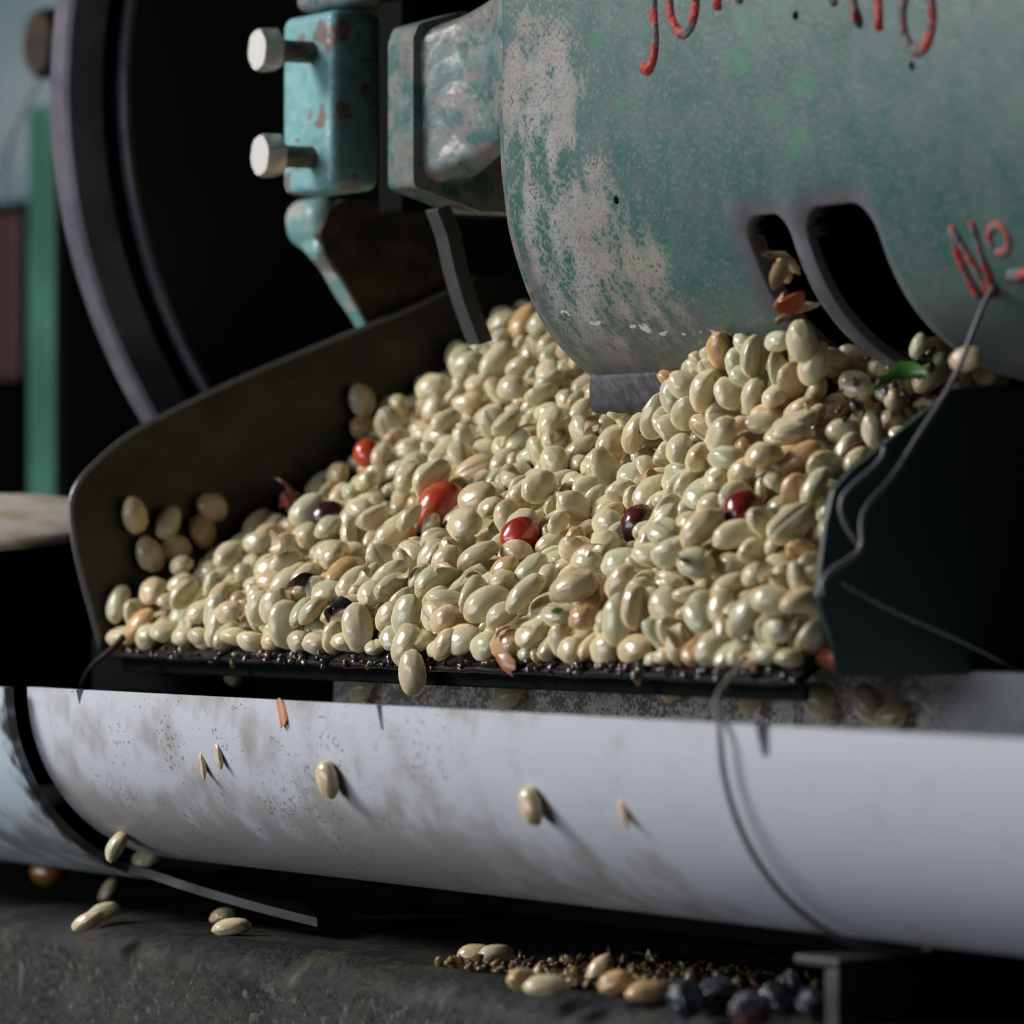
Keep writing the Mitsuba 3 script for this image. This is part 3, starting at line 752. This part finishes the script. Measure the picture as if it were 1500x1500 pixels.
scrap('leaf_scrap', 'torn green leaf piece in the dark corner below the machine on the right', 'leaf', 1322, 552, .0028, .0095, [.03, .12, .012], [.09, .27, .03], 29, 0, 1.3, ragged=.9, c=at(1322, 552, x=.485), R=rot_from(np.array([.3, -.5, .9]), np.array([.8, -.8, .4])))
scrap('leaf_scrap', 'dark olive leaf scrap at the back of the heap below the iron lip', 'leaf', 945, 634, .0060, .0032, [.10, .12, .01], [.03, .035, .008], 30, .004)
scrap('leaf_scrap', 'small bright green scrap in the middle right of the heap', 'leaf', 893, 815, .0034, .0022, [.10, .30, .03], GREEN, 31, .005)
scrap('leaf_scrap', 'small green scrap near the front lip in the middle of the heap', 'leaf', 822, 904, .0032, .0020, [.07, .26, .06], GREEN, 32, .005)
scrap('leaf_scrap', 'dark green scrap at the right end of the heap near the wall corner', 'leaf', 1170, 803, .0028, .0020, [.05, .11, .03], GREEN, 33, .005)
scrap('leaf_scrap', 'yellow green pod scrap at the back right of the heap', 'leaf', 1262, 598, .0050, .0036, [.28, .27, .03], [.33, .19, .04], 34, .005)
scrap('cherry_skin', 'reddish brown skin at the far right of the heap beside the wall', 'skin', 1240, 662, .0055, .0035, [.16, .035, .015], [.09, .02, .01], 35, .004)
scrap('cherry_skin', 'pinkish skin on the last bean at the right end of the lip', 'skin', 1213, 974, .0035, .0030, [.52, .20, .12], [.45, .13, .07], 36, .006)
scrap('cherry_skin', 'orange brown skin hanging over the middle of the chute lip', 'skin', 735, 975, .0040, .0055, [.42, .20, .10], [.30, .10, .05], 37, 0, 1.0, c=at(735, 975, y=-.006), R=rot_from(np.array([.5, -.2, .7]), np.array([.3, -1, .1])))
scrap('cherry_skin', 'orange skin scrap stuck on the outside of the white gutter below its rim', 'skin', 410, 1046, .0034, .0056, [.60, .24, .11], [.50, .17, .07], 38, 0, .7, c=at(410, 1046, y=-.0712), R=rot_from(np.array([.5, 0, .2]), np.array([0, -1, .0])))

# ---------------------------------------------------------------- single beans lying elsewhere


def loose(px, py, label, tone='cream', on=None, s=1.0, axis=(.3, .2, 1), hint=None, group=None, shape=None, **pl):
    c = at(px, py, **pl)
    if hint is None: hint = NF
    beans.append(dict(c=c, R=rot_from(np.array(axis, float), np.array(hint, float)), s=s, tone=tone, heap=False, label=label, group=group, shape=shape))


WX = np.array([1.0, 0, 0])
hw = .004 - .004
for px, py, lab, tone, axi in ((197, 754, 'tan coffee bean stuck to the left wall of the chute, the leftmost one', 'tan', (0, .25, -1)),
                               (246, 766, 'greenish coffee bean stuck to the left wall, second from the front edge', 'greenish', (0, .45, 1)),
                               (310, 743, 'brown tinged coffee bean stuck high on the left wall above the others', 'tan', (0, 1, -.3)),
                               (296, 778, 'coffee bean with a brown end on the shaded left wall, below the highest one', 'brownish', (0, .3, -1)),
                               (258, 803, 'shaded coffee bean lying low against the left wall near its front', 'tan', (0, 1, .1)),
                               (219, 812, 'dim coffee bean at the foot of the left wall near its front edge', 'tan', (0, .5, -1)),
                               (530, 586, 'greenish coffee bean stuck to the left wall above two others near its back', 'greenish', (0, .45, -1)),
                               (571, 606, 'dim coffee bean on the left wall, the right one of three near its back', 'greenish', (0, -.1, 1)),
                               (536, 627, 'brown coffee bean on the left wall, the lowest of three near its back', 'brownish', (0, 1, -.1))):
    loose(px, py, lab, tone, axis=axi, hint=WX, x=.0012)
lz = .8605
for px, py, lab, tone, axi, dz in ((800, 1447, 'pale coffee bean at the front of the ledge under the gutter, right of a pair', 'cream', (.7, .7, 0), 0),
                                   (768, 1440, 'coffee bean with a tiny red speck, left one of a pair on the ledge', 'tan', (.5, -.7, .2), 0),
                                   (697, 1400, 'pinkish dirty coffee bean on the ledge below the middle of the gutter', 'tan', (.6, .5, 0), 0),
                                   (727, 1403, 'greenish coffee bean on the ledge beside the pinkish dirty one', 'greenish', (.2, 1, 0), 0),
                                   (880, 1430, 'tan coffee bean in the litter on the ledge, small and upright', 'tan', (.2, .3, 1), 0),
                                   (905, 1443, 'brownish bean lying on a skin in the litter on the ledge', 'brownish', (.7, .4, .1), .002),
                                   (952, 1455, 'yellow brown bean with a bright glint in the litter on the ledge', 'brownish', (.3, .7, 0), 0),
                                   (340, 1360, 'pale coffee bean on the ledge beside the tip of the dark tongue', 'cream', (.6, .6, .1), 0),
                                   (330, 1345, 'dim coffee bean behind the pale one beside the dark tongue', 'tan', (.9, .1, .1), 0),
                                   (130, 1352, 'dim coffee bean on the left of the ledge, left one of two', 'tan', (.6, .3, .3), 0),
                                   (152, 1338, 'dim greenish coffee bean on the left of the ledge, right one of two', 'greenish', (.3, .8, .3), .001),
                                   (163, 1308, 'small coffee bean on the ledge under the wide gutter end', 'tan', (.3, .4, .8), 0)):
    loose(px, py, lab, tone, axis=axi, hint=(0, 0, 1), z=lz + dz - .003)
c = at(72, 1277, z=.862); m = ell(c, [.0088, .0068, .0066], rot_from(np.array([.8, .6, 0]), np.array([0, 0, 1.])), 4, .05, 50)
single('coffee_cherry', m, 'mat_cherry', 'glossy orange coffee cherry on the ledge below the wide gutter at the left', 'cherry', color=tinted(m, [.40, .13, .012], [.20, .10, .012], 51))
lumps = [(1005, 1462, .0066, 'bluish black rotten cherry on the ledge, the left one'), (1048, 1458, .0074, 'bluish black rotten cherry with a wet shine on the ledge, the middle one'),
         (1100, 1478, .0072, 'dark wrinkled rotten cherry with a reddish side at the front of the ledge'), (1142, 1462, .0066, 'black rotten cherry on the ledge right of the reddish one'),
         (1195, 1472, .0068, 'dark rotten cherry on the ledge beside the iron bracket'), (1165, 1440, .0055, 'small dark rotten cherry behind the others on the ledge')]
for i, (px, py, r, lab) in enumerate(lumps):
    m = ell(at(px, py, z=.8595), [r, r * .9, r * .8], rot_from(rng.normal(size=3), np.array([0, 0, 1.])), 4, .22, 60 + i, 2.4)
    single('rotten_cherry', m, 'mat_skin', lab, 'cherry', color=tinted(m, [.035, .045, .06], [.012, .013, .018] if i != 2 else [.16, .04, .03], 61 + i))
for px, py, lab, tone, axi, s in ((482, 1142, 'tan coffee bean stuck on the outside of the white gutter, the left one', 'tan', (-.12, -.2, 1), .95),
                                  (780, 1181, 'pale coffee bean stuck on the outside of the white gutter, the right one', 'tan', (-.55, -.1, 1), .95)):
    q = at(px, py, y=-.066)
    for _ in range(6):
        ang = math.asin(np.clip((GC[1] - q[2]) / (GR + .003), -1, 1)); q = at(px, py, y=-(GR + .003) * math.cos(ang))
    nrm = np.array([0, -math.cos(ang), -math.sin(ang)])
    b = dict(c=q, R=rot_from(np.array(axi, float), nrm), s=s, tone=tone, heap=False, label=lab, group=None, shape=(1.0, 1.0, .9))
    beans.append(b)
for k, (px, py, lab, axi) in enumerate(((297, 1121, 'thin husk sliver stuck on the white gutter, the left one', (-.25, 0, 1)), (321, 1107, 'thin husk sliver stuck on the white gutter, the right one', (-.35, 0, 1)), (1355 / 1.5 + 10, 1190, 'pale husk sliver low on the white gutter', (-.6, 0, 1)))):
    q = at(px, py, y=-.066)
    for _ in range(6):
        ang = math.asin(np.clip((GC[1] - q[2]) / (GR + .001), -1, 1)); q = at(px, py, y=-(GR + .001) * math.cos(ang))
    m = ell(q, [.0054, .0018, .0013], rot_from(np.array(axi, float), np.array([0, -math.cos(ang), -math.sin(ang)])), 3, .15, 70 + k)
    single('husk_sliver', m, 'mat_skin', lab, 'husk', color=tinted(m, [.60, .45, .30], [.45, .30, .17], 71 + k, 300))
for px, py, lab, tone, axi in ((345, 982, 'greenish coffee bean in the gutter below the left of the lip', 'greenish', (0, .1, 1)), (530, 1007, 'round greenish coffee bean behind the rim of the gutter, left of the middle', 'greenish', (.8, .2, .5)),
                               (745, 1019, 'greenish coffee bean behind the gutter rim below the hanging orange skin', 'greenish', (.9, .3, .4)), (985, 1003, 'dim coffee bean in the shade inside the gutter, right of the middle', 'tan', (.8, 0, .5)),
                               (1103, 1017, 'tan coffee bean inside the gutter just right of the wire', 'tan', (.4, .2, .9)), (1200, 1026, 'pale coffee bean inside the gutter below the right end of the lip', 'cream', (.6, .1, -.6)),
                               (1274, 1032, 'pale coffee bean inside the gutter right of the chute, upper one of two', 'cream', (.5, .1, -.7)), (1305, 1051, 'pale coffee bean inside the gutter right of the chute, lower one of two', 'cream', (.8, .1, .3))):
    loose(px, py, lab, tone, axis=axi, hint=(0, -1, .2), y=.0615)
loose(607, 985, 'big pale bean hanging over the front lip left of the middle', 'cream', axis=(.05, -.1, 1), hint=(0, -1, .4), s=1.25, y=-.0055)
loose(597, 945, 'pale bean above the one that hangs over the lip', 'cream', axis=(.05, .3, 1), hint=(0, -1, .6), s=1.2, y=-.003)
loose(655, 945, 'yellow tan bean across the lip just right of the hanging bean', 'tan', axis=(.6, .25, .75), hint=NF, s=1.05, y=-.003)
loose(1416, 526, 'tan coffee bean lodged under the machine at the right edge', 'tan', axis=(.9, .3, .1), hint=(0, -1, 0), s=.85, x=.545)
loose(173, 1240, 'greenish coffee bean on the dark tongue of the wide gutter, left one', 'greenish', axis=(.4, .3, .8), hint=(0, -.3, 1), z=.8865)
loose(213, 1261, 'dim slim coffee bean on the dark tongue of the wide gutter', 'greenish', axis=(1, .3, .1), hint=(0, -.3, 1), z=.879)
loose(1312 / 1.0, 588, 'small pale bean in the dark corner on the right of the heap', 'cream', axis=(.3, -.2, 1), s=.8, x=.485)
loose(1282, 628, 'shaded pale bean standing against the right wall', 'cream', axis=(.2, -.2, 1), s=.9, x=.485)
loose(1347, 508, 'small greenish bean below the right lobe above the leaf', 'greenish', axis=(.3, .2, 1), s=.6, x=.485)
loose(1375, 530, 'small green berry below the right lobe beside the leaf', 'greenish', axis=(.3, .2, 1), s=.55, x=.487)

# slotted beans falling out of the left slot
for px, py, lab, axi in ((1178, 500, 'long pale bean falling from the machine slot', (.1, -.25, 1)), (1195, 533, 'large pale bean at the foot of the machine slot', (.4, .1, .6)), (1152, 392, 'narrow pale bean squeezed in the upper slot', (0, -.1, 1))):
    loose(px, py, lab, 'cream' if py > 420 else 'tan', axis=axi, hint=(0, -1, .3), s=1.15 if py > 420 else .7, x=.434)

HUSKS = [(int(a), int(b)) for a, b in ((410, 808), (560, 800), (600, 845), (690, 790), (745, 690), (700, 840), (820, 735), (860, 810), (640, 835), (530, 855), (1010, 830), (1130, 850), (1170, 930), (1060, 905), (990, 930), (890, 870), (745, 925), (350, 880), (1110, 690), (1200, 625), (560, 700), (790, 640), (950, 700), (1180, 790))]
husk_spots = [surface_at(a, b) for a, b in HUSKS]

# ---------------------------------------------------------------- which beans show largest, then their entries
sph = trimesh.creation.icosphere(subdivisions=2).vertices
G = 750
zb, ob = np.full(G * G, 9.0), np.full(G * G, -1)
owners, uvz = [], []
for i, b in enumerate(beans):
    q = project((sph * [BL, BW, BH] * b['s']) @ b['R'].T + b['c'])
    owners.append(np.full(len(q), i)); uvz.append(q)
owners, uvz = np.concatenate(owners), np.vstack(uvz)
u, v = (uvz[:, 0] / 8).astype(int), (uvz[:, 1] / 8).astype(int)
ok = (u >= 0) & (v >= 0) & (u < 188) & (v < 188)
cell = (v * 188 + u)[ok]; order = np.argsort(-uvz[ok, 2])
own = np.full(188 * 188, -1); own[cell[order]] = owners[ok][order]
seen = np.bincount(own[own >= 0], minlength=len(beans))
rank = sorted([i for i in range(len(beans)) if beans[i]['heap']], key=lambda i: -seen[i])
n_loose = sum(not b['heap'] for b in beans)
chosen = set(rank[:300 - n_loose])


LAND = [('orange red split cherry', 640, 738), ('dark purple cherry with a highlight', 935, 764), ('shaded dark red cherry', 1092, 757), ('half buried red cherry', 757, 778),
        ('bright red cherry at the back', 536, 660), ('dark cherry beside the torn skin', 478, 752), ('left end of the lip', 190, 935), ('upper black skin fragment', 452, 852),
        ('lower black skin fragment', 492, 890), ('bean hanging over the lip', 607, 960), ('orange brown skin on the lip', 735, 965), ('iron lip under the left lobe', 960, 590),
        ('machine slot', 1175, 470), ('straw at the back left', 715, 510), ('dark olive leaf scrap', 945, 634), ('yellow green pod scrap', 1262, 598), ('small green scrap by the cherry', 893, 815),
        ('green scrap near the lip', 822, 904), ('dark green scrap by the wall', 1170, 803), ('right end of the lip', 1215, 975), ('wire at the lip', 1085, 965), ('left wall front', 215, 820), ('pinkish wet skin', 862, 622)]
WORD = {'cream': 'pale cream', 'greenish': 'greyish green', 'tan': 'yellowish tan', 'brownish': 'brown stained'}


def bean_label(b):
    q = project(b['c'][None])[0]
    d = [math.hypot(q[0] - x, q[1] - y) for _, x, y in LAND]
    k = int(np.argmin(d)); dx, dy = q[0] - LAND[k][1], q[1] - LAND[k][2]
    way = ('right of' if dx > 0 else 'left of') if abs(dx) > abs(dy) else ('below' if dy > 0 else 'above')
    far = 'just ' if d[k] < 45 else '' if d[k] < 80 else 'well '
    sz = 'small ' if b['s'] < .82 else 'large ' if b['s'] > 1.13 else ''
    return f"{sz}{WORD[b['tone']]} coffee bean {far}{way} the {LAND[k][0]}", f"beans {way} the {LAND[k][0]}"


rest_m, rest_c = [], []
for i, b in enumerate(beans):
    if b['heap'] and i not in chosen:
        m, c = bean_mesh(b, ICO3 if seen[i] > 2 else ICO2, i)
        rest_m.append(m); rest_c.append(c)
        continue
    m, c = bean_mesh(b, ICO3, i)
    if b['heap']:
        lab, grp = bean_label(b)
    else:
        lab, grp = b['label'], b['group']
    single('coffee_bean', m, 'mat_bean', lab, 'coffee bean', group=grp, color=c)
for k, ((px, py), c) in enumerate(zip(HUSKS, husk_spots)):
    m = flake(c + NF * .0022 - FWD * .004, rng.uniform(.005, .0075), rng.uniform(.002, .0034), 200 + k, rng.choice([-1.3, 1.3]), None, .45)
    lab = bean_label(dict(c=c, s=1.0, tone='tan'))[0].replace('yellowish tan coffee bean', 'thin curled tan husk')
    single('parchment_husk', m, 'mat_skin', lab, 'husk', group='thin husks among the beans', color=tinted(m, [.62, .50, .32], [.45, .28, .13], 200 + k, 220))
key = thing('bean_heap', 'mass of wet coffee beans lying between and beneath the larger visible beans', 'coffee beans', kind='stuff')
scene[key] = mikit.ply(cat(rest_m), 'mat_bean', True, color=np.vstack(rest_c))
print('beans', len(beans), 'shown', (seen > 0).sum(), 'rest', len(rest_m), 'loose', n_loose)

# ---------------------------------------------------------------- litter
single('stalk', tube(smooth_path([at(*p, y=-.012) for p in [(180, 934), (165, 950), (150, 962), (138, 972), (118, 1006)]], 30), np.linspace(.0016, .0006, 30), 8), 'mat_brown', 'thin reddish brown stalk hanging below the left end of the lip', 'stalk')
single('straw', tube(smooth_path([at(*p, x=.04) for p in [(698, 484), (714, 508), (738, 540)]], 20), .0008, 8), 'mat_lid', 'thin straw sticking up at the back left of the heap', 'straw')
single('straw', tube(smooth_path([at(*p, z=.857) for p in [(930, 1395), (970, 1403), (1000, 1412), (1018, 1425)]], 20), .0007, 8), 'mat_rust_and_shade', 'thin brown straw lying in the litter on the ledge', 'straw')
lit, lcol = [], []
for k in range(640):
    px = rng.normal(950, 160) if k < 230 else rng.uniform(150, 1200)
    yy = rng.uniform(-.030, .05); q0 = at(px, 1430, z=.857)
    c = np.array([q0[0] + rng.normal() * .01, yy, .8565])
    s_ = rng.uniform(.0006, .0022) * (1.5 if rng.random() < .12 else 1)
    lit.append(ell(c, [s_ * rng.uniform(1, 2), s_, s_ * .6], rot_from(rng.normal(size=3), np.array([0, 0, 1.])), 1, .3, k, 3))
    col = np.array([[.30, .20, .08], [.12, .06, .03], [.05, .04, .03], [.45, .38, .25]][rng.choice(4, p=[.25, .3, .35, .1])])
    lcol.append(np.tile(col, (len(lit[-1].vertices), 1)))
key = thing('litter', 'small crumbs of husk and pulp scattered over the wet ledge', 'litter', kind='stuff')
scene[key] = mikit.ply(cat(lit), 'mat_skin', True, color=np.vstack(lcol))
lit, lcol = [], []
for k in range(260):
    x = rng.uniform(.01, .53)
    c = np.array([x, -.0015 + rng.normal() * .0012, LIPZ + .0003 + rng.normal() * .0012]) if k < 150 else np.array([rng.uniform(.50, .531), 0, 0])
    if k >= 150:
        c = surface_at(rng.uniform(1255, 1385), rng.uniform(525, 640)) + rng.normal(size=3) * .003 + NF * .003
    s_ = rng.uniform(.0006, .0018)
    lit.append(ell(c, [s_ * 1.5, s_, s_ * .8], rot_from(rng.normal(size=3), NF), 1, .3, k, 3))
    col = np.array([[.02, .018, .02], [.06, .03, .025], [.20, .10, .04], [.08, .10, .03]][rng.choice(4, p=[.5, .25, .1, .15])])
    lcol.append(np.tile(col, (len(lit[-1].vertices), 1)))
key = thing('wet_pulp', 'wet dark crumbs of pulp along the chute lip and in the right corner', 'pulp', kind='stuff')
scene[key] = mikit.ply(cat(lit), 'mat_cherry', True, color=np.vstack(lcol))
